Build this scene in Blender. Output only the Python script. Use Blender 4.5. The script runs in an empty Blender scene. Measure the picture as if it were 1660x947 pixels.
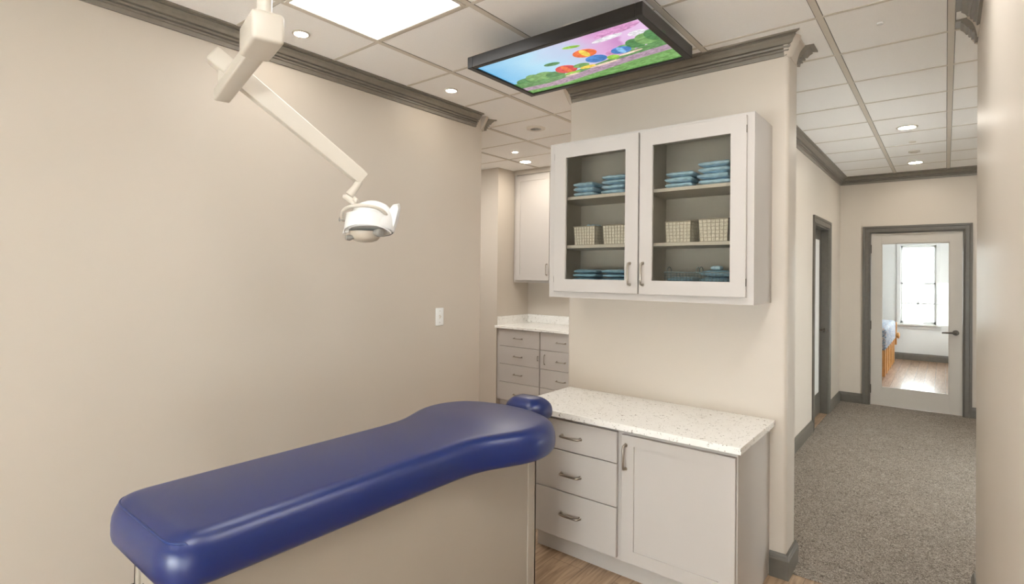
import bpy, bmesh, math, random
from mathutils import Vector, Matrix, noise
random.seed(7)
scene = bpy.context.scene
COL = scene.collection
PI = math.pi

# ------------------------------------------------------------------ materials
def lin(c):
    return tuple((v / 255 / 12.92) if v / 255 <= 0.04045 else ((v / 255 + 0.055) / 1.055) ** 2.4 for v in c) + (1.0,)

def newmat(name):
    m = bpy.data.materials.new(name)
    m.use_nodes = True
    nt = m.node_tree
    return m, nt, nt.nodes['Principled BSDF']

def N(nt, t, **kw):
    n = nt.nodes.new(t)
    for k, v in kw.items():
        if k in n.inputs: n.inputs[k].default_value = v
        else: setattr(n, k, v)
    return n

def coords(nt, scale=(1, 1, 1)):
    tc = N(nt, 'ShaderNodeTexCoord')
    mp = N(nt, 'ShaderNodeMapping')
    mp.inputs['Scale'].default_value = scale
    nt.links.new(tc.outputs['Object'], mp.inputs['Vector'])
    return mp.outputs['Vector']

def mat(name, rgb, rough=0.5, metal=0.0, spec=0.5, var=0.0, vscale=8.0, stretch=(1, 1, 1), bump=0.0, bscale=200.0, coat=0.0):
    m, nt, p = newmat(name)
    c = lin(rgb)
    p.inputs['Roughness'].default_value = rough
    p.inputs['Metallic'].default_value = metal
    p.inputs['Specular IOR Level'].default_value = spec
    if coat: p.inputs['Coat Weight'].default_value = coat
    v = coords(nt, stretch)
    no = N(nt, 'ShaderNodeTexNoise', Scale=vscale, Detail=4.0)
    nt.links.new(v, no.inputs['Vector'])
    rp = N(nt, 'ShaderNodeValToRGB')
    lo = tuple(x * (1 - var) for x in c[:3]) + (1,)
    hi = tuple(min(1, x * (1 + var)) for x in c[:3]) + (1,)
    rp.color_ramp.elements[0].position = 0.3; rp.color_ramp.elements[1].position = 0.7
    rp.color_ramp.elements[0].color = lo; rp.color_ramp.elements[1].color = hi
    nt.links.new(no.outputs['Fac'], rp.inputs['Fac'])
    nt.links.new(rp.outputs['Color'], p.inputs['Base Color'])
    if bump:
        nb = N(nt, 'ShaderNodeTexNoise', Scale=bscale, Detail=3.0)
        nt.links.new(v, nb.inputs['Vector'])
        b = N(nt, 'ShaderNodeBump', Strength=bump, Distance=0.002)
        nt.links.new(nb.outputs['Fac'], b.inputs['Height'])
        nt.links.new(b.outputs['Normal'], p.inputs['Normal'])
    return m

def emit(name, rgb, strength):
    m, nt, p = newmat(name)
    p.inputs['Base Color'].default_value = (0.8, 0.8, 0.8, 1)
    p.inputs['Emission Color'].default_value = lin(rgb)
    p.inputs['Emission Strength'].default_value = strength
    return m

M = {}
M['wall'] = mat('painted_wall', (206, 196, 183), 0.42, var=0.012, vscale=1.5, bump=0.05, bscale=500, spec=0.35)
M['wall_white'] = mat('white_wall', (226, 227, 226), 0.6, var=0.01, bump=0.05)
M['tile'] = mat('ceiling_tile', (251, 249, 246), 0.9, var=0.02, vscale=260, bump=0.25, bscale=700, spec=0.1)
M['tee'] = mat('ceiling_grid_metal', (214, 206, 194), 0.5, var=0.02, spec=0.3)
M['crown'] = mat('grey_washed_moulding', (130, 123, 112), 0.36, var=0.07, vscale=26, bump=0.08, bscale=90)  # same trim finish, lightened to stand for light on the crown
M['trim'] = mat('grey_stained_wood', (98, 93, 84), 0.36, var=0.07, vscale=26, stretch=(1, 1, 1), bump=0.08, bscale=90)  # same trim finish, darkened to stand for shade low on the walls
M['white'] = mat('white_cabinet_paint', (194, 188, 182), 0.38, var=0.008, vscale=3, spec=0.4)
M['inside'] = mat('cabinet_interior', (208, 205, 197), 0.6, var=0.02)
M['plastic'] = mat('cream_plastic', (212, 204, 191), 0.3, var=0.01, spec=0.5)
M['plastic_white'] = mat('bright_white_plastic', (240, 240, 238), 0.2, var=0.005, spec=0.5)
M['plastic_light'] = mat('pale_grey_plastic', (196, 195, 190), 0.3, var=0.01)
M['bowl'] = mat('tan_plastic', (196, 185, 168), 0.35, var=0.01)
M['plastic_grey'] = mat('grey_plastic', (150, 147, 140), 0.35, var=0.02)
M['nickel'] = mat('brushed_nickel', (176, 168, 156), 0.32, metal=1.0, var=0.05, vscale=60)
M['bronze'] = mat('dark_bronze', (88, 82, 74), 0.35, metal=0.8, var=0.05)
M['vinyl'] = mat('blue_vinyl', (13, 37, 100), 0.28, var=0.03, vscale=120, bump=0.12, bscale=900, spec=0.75)
M['piping'] = mat('blue_piping', (22, 48, 108), 0.32, var=0.03)
M['base'] = mat('beige_laminate', (168, 159, 146), 0.42, var=0.012, vscale=4)
M['tv'] = mat('black_screen_frame', (26, 23, 20), 0.32, var=0.1, spec=0.4)
M['steel'] = mat('painted_steel', (190, 182, 170), 0.45, var=0.02)
M['frost'] = mat('frosted_glass', (236, 236, 232), 0.35, var=0.01)
M['shell'] = M['plastic_white']
M['oak'] = mat('orange_oak', (205, 148, 84), 0.4, var=0.18, vscale=14, stretch=(8, 8, 1), bump=0.05, bscale=60)
M['door'] = mat('door_paint', (196, 189, 179), 0.42, var=0.008)
M['lining'] = mat('white_basket_weave', (226, 224, 214), 0.7, var=0.2, vscale=120, bump=0.6, bscale=180)
M['wire'] = mat('white_wire', (178, 174, 163), 0.4, var=0.03)
M['darkwire'] = mat('blue_grey_wire', (120, 140, 148), 0.4, var=0.05)

def pack_mat(name, rgb):
    m = mat(name, rgb, 0.28, var=0.22, vscale=38, stretch=(1, 1, 2.5), bump=0.7, bscale=70, spec=0.6)
    return m
M['pack'] = pack_mat('blue_plastic_wrap', (176, 212, 238))
M['pack2'] = pack_mat('teal_plastic_wrap', (134, 176, 202))

# quartz worktop: white with small flecks
def quartz():
    m, nt, p = newmat('speckled_quartz')
    p.inputs['Roughness'].default_value = 0.22
    v = coords(nt)
    base = lin((248, 246, 241))
    vo = N(nt, 'ShaderNodeTexVoronoi', Scale=60.0)
    no = N(nt, 'ShaderNodeTexNoise', Scale=62.0, Detail=2.5, Distortion=1.6)
    no2 = N(nt, 'ShaderNodeTexNoise', Scale=16.0, Detail=3.0)
    for n in (vo, no, no2): nt.links.new(v, n.inputs['Vector'])
    r1 = N(nt, 'ShaderNodeValToRGB')
    r1.color_ramp.elements[0].position = 0.63; r1.color_ramp.elements[0].color = (0, 0, 0, 1)
    r1.color_ramp.elements[1].position = 0.67; r1.color_ramp.elements[1].color = (0.9, 0.9, 0.9, 1)
    nt.links.new(no.outputs['Fac'], r1.inputs['Fac'])
    mx = N(nt, 'ShaderNodeMix', data_type='RGBA')
    mx.inputs['A'].default_value = base; mx.inputs['B'].default_value = lin((148, 140, 128))
    nt.links.new(r1.outputs['Color'], mx.inputs['Factor'])
    mx2 = N(nt, 'ShaderNodeMix', data_type='RGBA', blend_type='MULTIPLY')
    mx2.inputs['Factor'].default_value = 1
    r2 = N(nt, 'ShaderNodeValToRGB')
    r2.color_ramp.elements[0].position = 0.3; r2.color_ramp.elements[0].color = (0.965, 0.96, 0.95, 1)
    r2.color_ramp.elements[1].position = 0.6; r2.color_ramp.elements[1].color = (1, 1, 1, 1)
    nt.links.new(no2.outputs['Fac'], r2.inputs['Fac'])
    nt.links.new(mx.outputs['Result'], mx2.inputs['A']); nt.links.new(r2.outputs['Color'], mx2.inputs['B'])
    nt.links.new(mx2.outputs['Result'], p.inputs['Base Color'])
    return m
M['quartz'] = quartz()

def planks(name, a, b, width, length, rough, grain=1.0):
    m, nt, p = newmat(name)
    p.inputs['Roughness'].default_value = rough
    tc = N(nt, 'ShaderNodeTexCoord')
    mp = N(nt, 'ShaderNodeMapping'); mp.inputs['Rotation'].default_value = (0, 0, PI / 2)
    nt.links.new(tc.outputs['Object'], mp.inputs['Vector'])
    br = N(nt, 'ShaderNodeTexBrick', Scale=1.0)
    br.inputs['Brick Width'].default_value = length; br.inputs['Row Height'].default_value = width
    br.inputs['Mortar Size'].default_value = 0.0015
    br.inputs['Color1'].default_value = lin(a); br.inputs['Color2'].default_value = lin(b)
    br.inputs['Mortar'].default_value = tuple(x * .45 for x in lin(a)[:3]) + (1,)
    br.offset = 0.37
    nt.links.new(mp.outputs['Vector'], br.inputs['Vector'])
    mp2 = N(nt, 'ShaderNodeMapping'); mp2.inputs['Scale'].default_value = (14, 1.2, 1)
    nt.links.new(tc.outputs['Object'], mp2.inputs['Vector'])
    no = N(nt, 'ShaderNodeTexNoise', Scale=3.0, Detail=7.0, Distortion=1.2)
    nt.links.new(mp2.outputs['Vector'], no.inputs['Vector'])
    rp = N(nt, 'ShaderNodeValToRGB')
    rp.color_ramp.elements[0].position = 0.32; rp.color_ramp.elements[0].color = (1 - .38 * grain, 1 - .42 * grain, 1 - .46 * grain, 1)
    rp.color_ramp.elements[1].position = 0.62; rp.color_ramp.elements[1].color = (1.08, 1.06, 1.04, 1)
    nt.links.new(no.outputs['Fac'], rp.inputs['Fac'])
    mx = N(nt, 'ShaderNodeMix', data_type='RGBA', blend_type='MULTIPLY')
    mx.inputs['Factor'].default_value = 1
    nt.links.new(br.outputs['Color'], mx.inputs['A']); nt.links.new(rp.outputs['Color'], mx.inputs['B'])
    nt.links.new(mx.outputs['Result'], p.inputs['Base Color'])
    return m
M['plank'] = planks('wood_plank_floor', (190, 164, 136), (174, 149, 123), 0.18, 1.2, 0.42)
M['plank_far'] = planks('polished_plank_floor', (166, 138, 116), (156, 129, 108), 0.12, 1.0, 0.25, .5)

def carpet():
    m, nt, p = newmat('grey_carpet')
    p.inputs['Roughness'].default_value = 1.0
    p.inputs['Specular IOR Level'].default_value = 0.05
    v = coords(nt)
    n1 = N(nt, 'ShaderNodeTexNoise', Scale=62.0, Detail=2.5, Distortion=3.0)
    n2 = N(nt, 'ShaderNodeTexNoise', Scale=5.0, Detail=3.0)
    for n in (n1, n2): nt.links.new(v, n.inputs['Vector'])
    rp = N(nt, 'ShaderNodeValToRGB')
    rp.color_ramp.elements[0].position = 0.36; rp.color_ramp.elements[0].color = lin((98, 89, 80))
    rp.color_ramp.elements[1].position = 0.64; rp.color_ramp.elements[1].color = lin((184, 174, 162))
    nt.links.new(n1.outputs['Fac'], rp.inputs['Fac'])
    r2 = N(nt, 'ShaderNodeValToRGB')
    r2.color_ramp.elements[0].color = (0.86, 0.86, 0.86, 1); r2.color_ramp.elements[1].color = (1.1, 1.1, 1.1, 1)
    nt.links.new(n2.outputs['Fac'], r2.inputs['Fac'])
    mx = N(nt, 'ShaderNodeMix', data_type='RGBA', blend_type='MULTIPLY'); mx.inputs['Factor'].default_value = 1
    nt.links.new(rp.outputs['Color'], mx.inputs['A']); nt.links.new(r2.outputs['Color'], mx.inputs['B'])
    nt.links.new(mx.outputs['Result'], p.inputs['Base Color'])
    b = N(nt, 'ShaderNodeBump', Strength=0.9, Distance=0.006)
    nt.links.new(n1.outputs['Fac'], b.inputs['Height']); nt.links.new(b.outputs['Normal'], p.inputs['Normal'])
    return m
M['carpet'] = carpet()

def glass(name, tint, refl_rough=0.02, ior=1.3):
    m = bpy.data.materials.new(name); m.use_nodes = True
    nt = m.node_tree; nt.nodes.clear()
    out = N(nt, 'ShaderNodeOutputMaterial')
    tr = N(nt, 'ShaderNodeBsdfTransparent'); tr.inputs['Color'].default_value = tint
    gl = N(nt, 'ShaderNodeBsdfGlossy', Roughness=refl_rough); gl.inputs['Color'].default_value = (1, 1, 1, 1)
    fr = N(nt, 'ShaderNodeFresnel', IOR=ior)
    mx = N(nt, 'ShaderNodeMixShader')
    nt.links.new(fr.outputs['Fac'], mx.inputs['Fac'])
    nt.links.new(tr.outputs[0], mx.inputs[1]); nt.links.new(gl.outputs[0], mx.inputs[2])
    nt.links.new(mx.outputs[0], out.inputs['Surface'])
    return m
M['glass_tint'] = glass('tinted_glass', (0.88, 0.865, 0.83, 1), 0.05, 1.12)
M['glass'] = glass('clear_glass', (0.97, 0.98, 0.97, 1))

def bedcover():
    m, nt, p = newmat('patterned_blue_cover')
    p.inputs['Roughness'].default_value = 0.8
    v = coords(nt)
    no = N(nt, 'ShaderNodeTexNoise', Scale=9.0, Detail=3.0, Distortion=3.0)
    nt.links.new(v, no.inputs['Vector'])
    rp = N(nt, 'ShaderNodeValToRGB')
    e = rp.color_ramp.elements
    e[0].position = 0.38; e[0].color = lin((92, 112, 142))
    e[1].position = 0.52; e[1].color = lin((176, 190, 204))
    k = e.new(0.57); k.color = lin((188, 160, 140))
    k = e.new(0.63); k.color = lin((112, 130, 158))
    nt.links.new(no.outputs['Fac'], rp.inputs['Fac'])
    nt.links.new(rp.outputs['Color'], p.inputs['Base Color'])
    return m
M['cover'] = bedcover()
L_WARM = (253, 252, 250)
M['lens_panel'] = emit('troffer_diffuser', L_WARM, 7.0)  # for ceiling panels added out of view as fill light
M['lens_panel_bright'] = emit('bright_troffer_diffuser', L_WARM, 13.0)
M['lens_panel_front'] = emit('front_troffer_diffuser', L_WARM, 6.8)
M['lens_panel_near'] = emit('near_troffer_diffuser', L_WARM, 4.4)
M['lens_panel_dim'] = emit('dimmed_troffer_diffuser', L_WARM, 2.2)
M['lens_spot'] = emit('downlight_lens', (255, 246, 232), 110.0)
M['lens_spot_near'] = emit('near_downlight_lens', (255, 246, 232), 60.0)
M['lens_spot_small'] = emit('small_downlight_lens', (255, 246, 232), 300.0)

# ------------------------------------------------------------------ mesh helpers
def box(bm, a, b, bevel=0.0, seg=2):
    x0, x1 = sorted((a[0], b[0])); y0, y1 = sorted((a[1], b[1])); z0, z1 = sorted((a[2], b[2]))
    vs = [bm.verts.new(p) for p in ((x0, y0, z0), (x1, y0, z0), (x1, y1, z0), (x0, y1, z0), (x0, y0, z1), (x1, y0, z1), (x1, y1, z1), (x0, y1, z1))]
    fs = [bm.faces.new([vs[i] for i in f]) for f in ((0, 3, 2, 1), (4, 5, 6, 7), (0, 1, 5, 4), (1, 2, 6, 5), (2, 3, 7, 6), (3, 0, 4, 7))]
    if bevel:
        es = list({e for f in fs for e in f.edges})
        bmesh.ops.bevel(bm, geom=es, offset=bevel, segments=seg, affect='EDGES', profile=0.5)
    return vs

def frame_of(d):
    d = d.normalized()
    up = Vector((0, 0, 1)) if abs(d.z) < 0.95 else Vector((1, 0, 0))
    a = d.cross(up).normalized(); b = a.cross(d).normalized()
    return a, b

def tube(bm, pts, rad, seg=12, cap=True, flat=1.0):
    pts = [Vector(p) for p in pts]
    rads = rad if isinstance(rad, (list, tuple)) else [rad] * len(pts)
    rings = []; pa = None
    for i, p in enumerate(pts):
        if i == 0: d = pts[1] - p
        elif i == len(pts) - 1: d = p - pts[i - 1]
        else: d = (pts[i + 1] - p).normalized() + (p - pts[i - 1]).normalized()
        d.normalize()
        if pa is None: a, b = frame_of(d)
        else:
            a = (pa - d * pa.dot(d)).normalized(); b = a.cross(d).normalized()
        pa = a
        rings.append([bm.verts.new(p + a * (math.cos(2 * PI * k / seg) * rads[i]) + b * (math.sin(2 * PI * k / seg) * rads[i] * flat)) for k in range(seg)])
    for i in range(len(rings) - 1):
        for k in range(seg):
            bm.faces.new((rings[i][k], rings[i][(k + 1) % seg], rings[i + 1][(k + 1) % seg], rings[i + 1][k]))
    if cap:
        bm.faces.new(rings[0]); bm.faces.new(list(reversed(rings[-1])))

def rings_mesh(bm, rings, cap0=True, cap1=True, closed=True):
    R = [[bm.verts.new(p) for p in r] for r in rings]
    n = len(R[0])
    for i in range(len(R) - 1):
        for k in range(n if closed else n - 1):
            bm.faces.new((R[i][k], R[i][(k + 1) % n], R[i + 1][(k + 1) % n], R[i + 1][k]))
    if cap0: bm.faces.new(list(reversed(R[0])))
    if cap1: bm.faces.new(R[-1])

def disc(bm, c, r0, r1, z0, z1, seg=32):
    """a ring (r0 inner, r1 outer) or a disc when r0 == 0, between heights z0 and z1"""
    cs = [(math.cos(2 * PI * k / seg), math.sin(2 * PI * k / seg)) for k in range(seg)]
    if r0 == 0:
        rings_mesh(bm, [[(c[0] + x * r1, c[1] + y * r1, z) for x, y in cs] for z in (z0, z1)])
    else:
        o0, o1, i1, i0 = [[(c[0] + x * r, c[1] + y * r, z) for x, y in cs] for r, z in ((r1, z0 + .002), (r1, z1), (r0, z1), (r0, z0))]
        rings_mesh(bm, [i1, i0, [(c[0] + x * (r1 - .006), c[1] + y * (r1 - .006), z0) for x, y in cs], o0, o1], False, False)

def prism(bm, poly, z0, z1):
    rings_mesh(bm, [[(x, y, z0) for x, y in poly], [(x, y, z1) for x, y in poly]])

def basis_box(bm, c, ax, ay, az, hx, hy, hz, bevel=0.0, seg=3):
    b2 = bmesh.new(); box(b2, (-hx, -hy, -hz), (hx, hy, hz), bevel, seg)
    m = Matrix((ax, ay, az)).transposed().to_4x4(); m.translation = c
    bmesh.ops.transform(b2, matrix=m, verts=b2.verts)
    merge(bm, b2)

def merge(bm, b2):
    mp = {}
    for v in b2.verts: mp[v] = bm.verts.new(v.co)
    for f in b2.faces: bm.faces.new([mp[v] for v in f.verts])
    b2.free()

def origin_of(o):
    v = Vector((0, 0, 0))
    while o is not None:
        v += o.location; o = o.parent
    return v

def obj(name, bm, m, parent=None, loc=None, smooth=False, angle=None):
    """vertices come in world coordinates; loc (or the parent) gives the origin"""
    bmesh.ops.recalc_face_normals(bm, faces=bm.faces)
    me = bpy.data.meshes.new(name)
    org = origin_of(parent) if parent is not None else Vector(loc or (0, 0, 0))
    for v in bm.verts: v.co -= org
    bm.to_mesh(me); bm.free()
    o = bpy.data.objects.new(name, me); COL.objects.link(o)
    if parent is not None: o.parent = parent
    else: o.location = org
    for x in (m if isinstance(m, (list, tuple)) else [m]): me.materials.append(x)
    if smooth and angle != 30:
        for p in me.polygons: p.use_smooth = True
        if angle: me.set_sharp_from_angle(angle=math.radians(angle))
    return o

def thing(name, label, cat, loc, group=None):
    o = bpy.data.objects.new(name, None); COL.objects.link(o)
    o.location = loc; o.empty_display_size = 0.1
    return tag(o, label, cat, group)

def tag(o, label, cat, group=None):
    o['label'] = label; o['category'] = cat
    if group: o['group'] = group
    return o

def struct(name, bm, m, parent=None, loc=None, **kw):
    o = obj(name, bm, m, parent, loc, **kw)
    if parent is None: o['kind'] = 'structure'
    return o

def sbox(name, a, b, m, parent=None, bevel=0.0):
    bm = bmesh.new(); box(bm, a, b, bevel)
    return struct(name, bm, m, parent)

def pbox(name, a, b, m, parent, bevel=0.0, seg=2):
    bm = bmesh.new(); box(bm, a, b, bevel, seg)
    return obj(name, bm, m, parent, smooth=bool(bevel), angle=40)

def duplicate(src, label, loc, group=None):
    r = src.copy(); COL.objects.link(r); r.location = loc; r['label'] = label
    if group: r['group'] = group
    for ch in src.children:
        c = ch.copy(); COL.objects.link(c); c.parent = r
        for g in ch.children:
            d = g.copy(); COL.objects.link(d); d.parent = c
    return r

# ------------------------------------------------------------------ room measures
H = 2.694                     # ceiling
XL = -2.785                   # left wall face
YL = 3.11                     # its free end
PX0, PX1, PY0, PY1 = -1.905, -0.615, 2.969, 3.165      # partition with the cabinets
XH = -1.0056                  # corridor left wall face
YE = 7.621                    # corridor end wall
XR, YR = 0.112, 3.36          # right stub wall
X0, X1, Y0 = -4.7, 1.7, -4.2

# floor, carpet
bm = bmesh.new(); box(bm, (X0, Y0, -0.05), (X1, 7.74, 0)); struct('floor', bm, M['plank'])
bm = bmesh.new(); box(bm, (XH, 3.04, 0.0), (X1, 7.66, 0.006), 0.002); struct('floor_carpet', bm, M['carpet'])
bm = bmesh.new(); box(bm, (-2.6, 7.74, -0.05), (1.3, 12.45, 0)); struct('floor_far_room', bm, M['plank_far'])

# ceiling with its grid of tees
bm = bmesh.new(); box(bm, (X0, Y0, H), (X1, 7.74, H + .06)); ceil = struct('ceiling', bm, M['tile'])
bm = bmesh.new()
gx = [-4.249, -3.601, -2.953, -2.305, -1.657, -1.009, -0.459, 0.016, 0.56, 1.1]
gy = [1.756 + .534 * k for k in range(-11, 12)]
for x in gx: box(bm, (x - .0135, Y0, H - .004), (x + .0135, 7.6, H), .001, 1)
for y in gy: box(bm, (X0, y - .009, H - .0025), (X1, y + .009, H))
obj('ceiling_grid', bm, M['tee'], ceil)
bm = bmesh.new()                               # reveal shadow along each tee, painted as thin dark strips
for x in gx:
    for s in (-1, 1): box(bm, (x + s * .0135, Y0, H - .0012), (x + s * .0165, 7.6, H))
for y in gy: box(bm, (X0, y + .009, H - .0012), (X1, y + .012, H))
obj('tile_reveal', bm, M['trim'], ceil)
bm = bmesh.new(); box(bm, (-2.6, 7.74, H), (1.3, 12.45, H + .06)); struct('ceiling_far_room', bm, M['wall_white'])

# walls
def rounded_block(name, x0, x1, y0, y1, r, corners, m=None):
    """vertical wall block with bullnose corners; corners = set of (sx, sy)"""
    bm = bmesh.new(); poly = []
    for sx, sy in ((-1, -1), (1, -1), (1, 1), (-1, 1)):
        cx = x0 if sx < 0 else x1; cy = y0 if sy < 0 else y1
        if (sx, sy) in corners:
            ox, oy = cx - sx * r, cy - sy * r
            a0 = {(-1, -1): PI, (1, -1): -PI / 2, (1, 1): 0, (-1, 1): PI / 2}[(sx, sy)]
            for k in range(7): poly.append((ox + r * math.cos(a0 + PI / 2 * k / 6), oy + r * math.sin(a0 + PI / 2 * k / 6)))
        else: poly.append((cx, cy))
    prism(bm, poly, 0, H)
    return struct(name, bm, m or M['wall'], smooth=True, angle=35)
rounded_block('wall_left', XL - .115, XL, Y0, YL, .018, {(1, 1), (-1, 1)})
rounded_block('wall_partition', PX0, PX1, PY0, PY1, .02, {(-1, -1), (1, -1), (1, 1), (-1, 1)})
rounded_block('wall_right', XR, XR + .14, 1.15, YR, .03, {(-1, 1), (1, 1), (-1, -1), (1, -1)})
def pierced_for_light(name, at, holes, lo, hi, axis, wt):
    """outer wall (plane x = at or y = at) with window openings; each gets a sash and a pane"""
    bm = bmesh.new(); sl, sh_, zl, zh = holes[0][0], holes[-1][1], holes[0][2], holes[0][3]
    def put(b, s0, s1, z0, z1, d0=0.0, d1=wt):
        if axis == 'y': box(b, (s0, at + d0, z0), (s1, at + d1, z1))
        else: box(b, (at + d0, s0, z0), (at + d1, s1, z1))
    put(bm, lo, hi, 0, zl); put(bm, lo, hi, zh, H); e = [lo]
    for h in holes: e += [h[0], h[1]]
    e.append(hi)
    for k in range(0, len(e), 2): put(bm, e[k], e[k + 1], zl, zh)
    struct(name, bm, M['wall'])
    for h in holes:
        n_added_win[0] += 1; bm = bmesh.new(); c = .05
        m = wt / 2
        put(bm, h[0], h[0] + c, zl, zh, m - .02, m + .02); put(bm, h[1] - c, h[1], zl, zh, m - .02, m + .02); put(bm, h[0] + c, h[1] - c, zl, zl + c, m - .02, m + .02)
        put(bm, h[0] + c, h[1] - c, zh - c, zh, m - .02, m + .02); put(bm, h[0] + c, h[1] - c, (zl + zh) / 2 - .02, (zl + zh) / 2 + .02, m - .02, m + .02)
        wo = struct('window_%d' % n_added_win[0], bm, M['wall_white'])
        bm = bmesh.new(); put(bm, h[0] + c - .005, h[1] - c + .005, zl + c - .005, zh - c + .005, m - .003, m + .003); obj('window_pane', bm, M['glass'], wo)
n_added_win = [1]
pierced_for_light('wall_back', Y0, [(-4.2, -3.0, .1, 1.4), (-2.3, -.45, .1, 1.4), (-.25, 1.4, .1, 1.4)], X0 - .1, X1 + .1, 'y', -.1)  # unseen windows added behind the camera to brighten the room
pierced_for_light('wall_outer_right', X1, [(-3.6, -2.8, .12, 1.15), (-1.9, -1.25, .12, 1.15), (4.6, 5.8, .12, 1.15)], Y0, 7.74, 'x', .1)  # unseen side windows added to light room and corridor
sbox('wall_outer_left', (X0 - .1, Y0, 0), (X0, 5.4, H), M['wall'])
# alcove
bm = bmesh.new(); prism(bm, [(X0, 4.69), (-3.955, 4.69), (-3.955, 5.27), (-1.12, 5.27), (-1.12, 5.4), (X0, 5.4)], 0, H)
struct('wall_alcove', bm, M['wall'])
sbox('wall_soffit', (-3.955, 4.985, 2.643), (-1.12, 5.27, H), M['wall'])
# corridor left wall with a door opening
DA, DB, DT = 5.98, 6.82, 2.02
bm = bmesh.new()
box(bm, (XH - .115, PY1, 0), (XH, DA, H)); box(bm, (XH - .115, DB, 0), (XH, 7.74, H)); box(bm, (XH - .115, DA, DT), (XH, DB, H))
struct('wall_corridor', bm, M['wall'])
sbox('wall_closet', (-2.3, 5.4, 0), (-2.2, 7.74, H), M['wall'])
sbox('wall_closet_end', (-2.3, 7.74, 0), (XH - .115, 7.8, H), M['wall'])
# end wall with the glazed door
EA, EB, ET = -.695, .147, 2.018
bm = bmesh.new()
box(bm, (XH, YE, 0), (EA, YE + .12, H)); box(bm, (EB, YE, 0), (X1, YE + .12, H)); box(bm, (EA, YE, ET), (EB, YE + .12, H))
struct('wall_end', bm, M['wall'])
# far room
YW = 12.3
WX0, WX1, WZ0, WZ1 = -.655, -.135, .66, 2.085
bm = bmesh.new()
box(bm, (-2.6, YW, 0), (WX0, YW + .12, H)); box(bm, (WX1, YW, 0), (1.3, YW + .12, H))
box(bm, (WX0, YW, 0), (WX1, YW + .12, WZ0)); box(bm, (WX0, YW, WZ1), (WX1, YW + .12, H))
struct('wall_far', bm, M['wall_white'])
sbox('wall_far_left', (-2.7, 7.8, 0), (-2.6, YW + .12, H), M['wall_white'])
pierced_for_light('wall_far_right', 1.3, [(10.6, 11.6, .8, 2.0)], 7.74, YW + .12, 'x', .1)  # hidden window added to brighten the far room

# crown, base mouldings: profile (distance from wall, height), run along a wall
CROWN = [(0, -.092), (.011, -.092), (.014, -.074), (.023, -.072), (.023, -.066), (.016, -.0635), (.016, -.060), (.031, -.058), (.034, -.051),
         (.027, -.0485), (.027, -.0455), (.041, -.043), (.050, -.028), (.063, -.016), (.061, -.0125), (.061, -.0095), (.082, -.008), (.082, 0), (0, 0)]
COVE = [(0, -.098), (.004, -.098), (.007, -.080), (.012, -.055), (.020, -.032), (.032, -.014), (.040, -.006), (.042, 0), (0, 0)]
BASE = [(0, 0), (.016, 0), (.016, .092), (.013, .098), (.012, .106), (.008, .112), (.006, .122), (0, .122)]
def moulding(name, prof, a, b, nrm, z, k0=0, k1=0, m=None):
    a = Vector((a[0], a[1], z)); b = Vector((b[0], b[1], z)); n = Vector((nrm[0], nrm[1], 0)); d = (b - a).normalized()
    bm = bmesh.new()
    r0 = [a + n * p[0] + Vector((0, 0, p[1])) - d * (k0 * p[0]) for p in prof]
    r1 = [b + n * p[0] + Vector((0, 0, p[1])) + d * (k1 * p[0]) for p in prof]
    rings_mesh(bm, [r0, r1])
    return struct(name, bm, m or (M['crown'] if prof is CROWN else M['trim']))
def corner_piece(name, c, r, a0):
    """plain painted piece that closes the crown at a rounded wall corner (quarter turn from angle a0)"""
    bm = bmesh.new(); rings = []
    for s, z in ((.002, H - .096), (.010, H - .092), (.020, H - .075), (.030, H - .05), (.040, H - .028), (.048, H - .012), (.050, H)):
        arc = [(c[0] + (r + s) * math.cos(a0 + PI / 2 * k / 8), c[1] + (r + s) * math.sin(a0 + PI / 2 * k / 8), z) for k in range(9)]
        rings.append([(c[0], c[1], z)] + arc)
    rings_mesh(bm, rings)
    return struct(name, bm, M['wall'], smooth=True, angle=40)
n_trim = [0]
def trim(): n_trim[0] += 1; return 'trim_%d' % n_trim[0]

# crown runs: main room
moulding(trim(), CROWN, (XL, Y0), (XL, YL - .085), (1, 0), H, 0, .12)
moulding(trim(), CROWN, (XL - .004, YL + .03), (XL - .10, YL + .03), (0, 1), H, .62, .4)
sbox(trim(), (XL - .10, YL - .005, H - .094), (XL - .012, YL + .0305, H), M['wall'])
corner_piece(trim(), (XL - .018, YL - .018), .018, 0)
moulding(trim(), CROWN, (PX0 + .03, PY0), (PX1 - .02, PY0), (0, -1), H, .35, 1.0)
moulding(trim(), CROWN, (PX1, PY0 + .150), (PX1, PY1 - .008), (1, 0), H, -.1, 1.0)
moulding(trim(), COVE, (PX1, PY0 + .03), (PX1, PY0 + .165), (1, 0), H, .3, 0, M['wall'])
corner_piece(trim(), (PX1 - .02, PY0 + .02), .02, -PI / 2)
corner_piece(trim(), (PX0 + .02, PY0 + .02), .02, PI)
moulding(trim(), CROWN, (XR, 1.2), (XR, 3.10), (-1, 0), H, .8, .2)
moulding(trim(), CROWN, (XR, 3.225), (XR, YR - .02), (-1, 0), H, -.1, -.1)
moulding(trim(), COVE, (XR, 3.09), (XR, 3.235), (-1, 0), H, 0, 0, M['wall'])
corner_piece(trim(), (XR + .03, YR - .03), .03, PI / 2)
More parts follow.
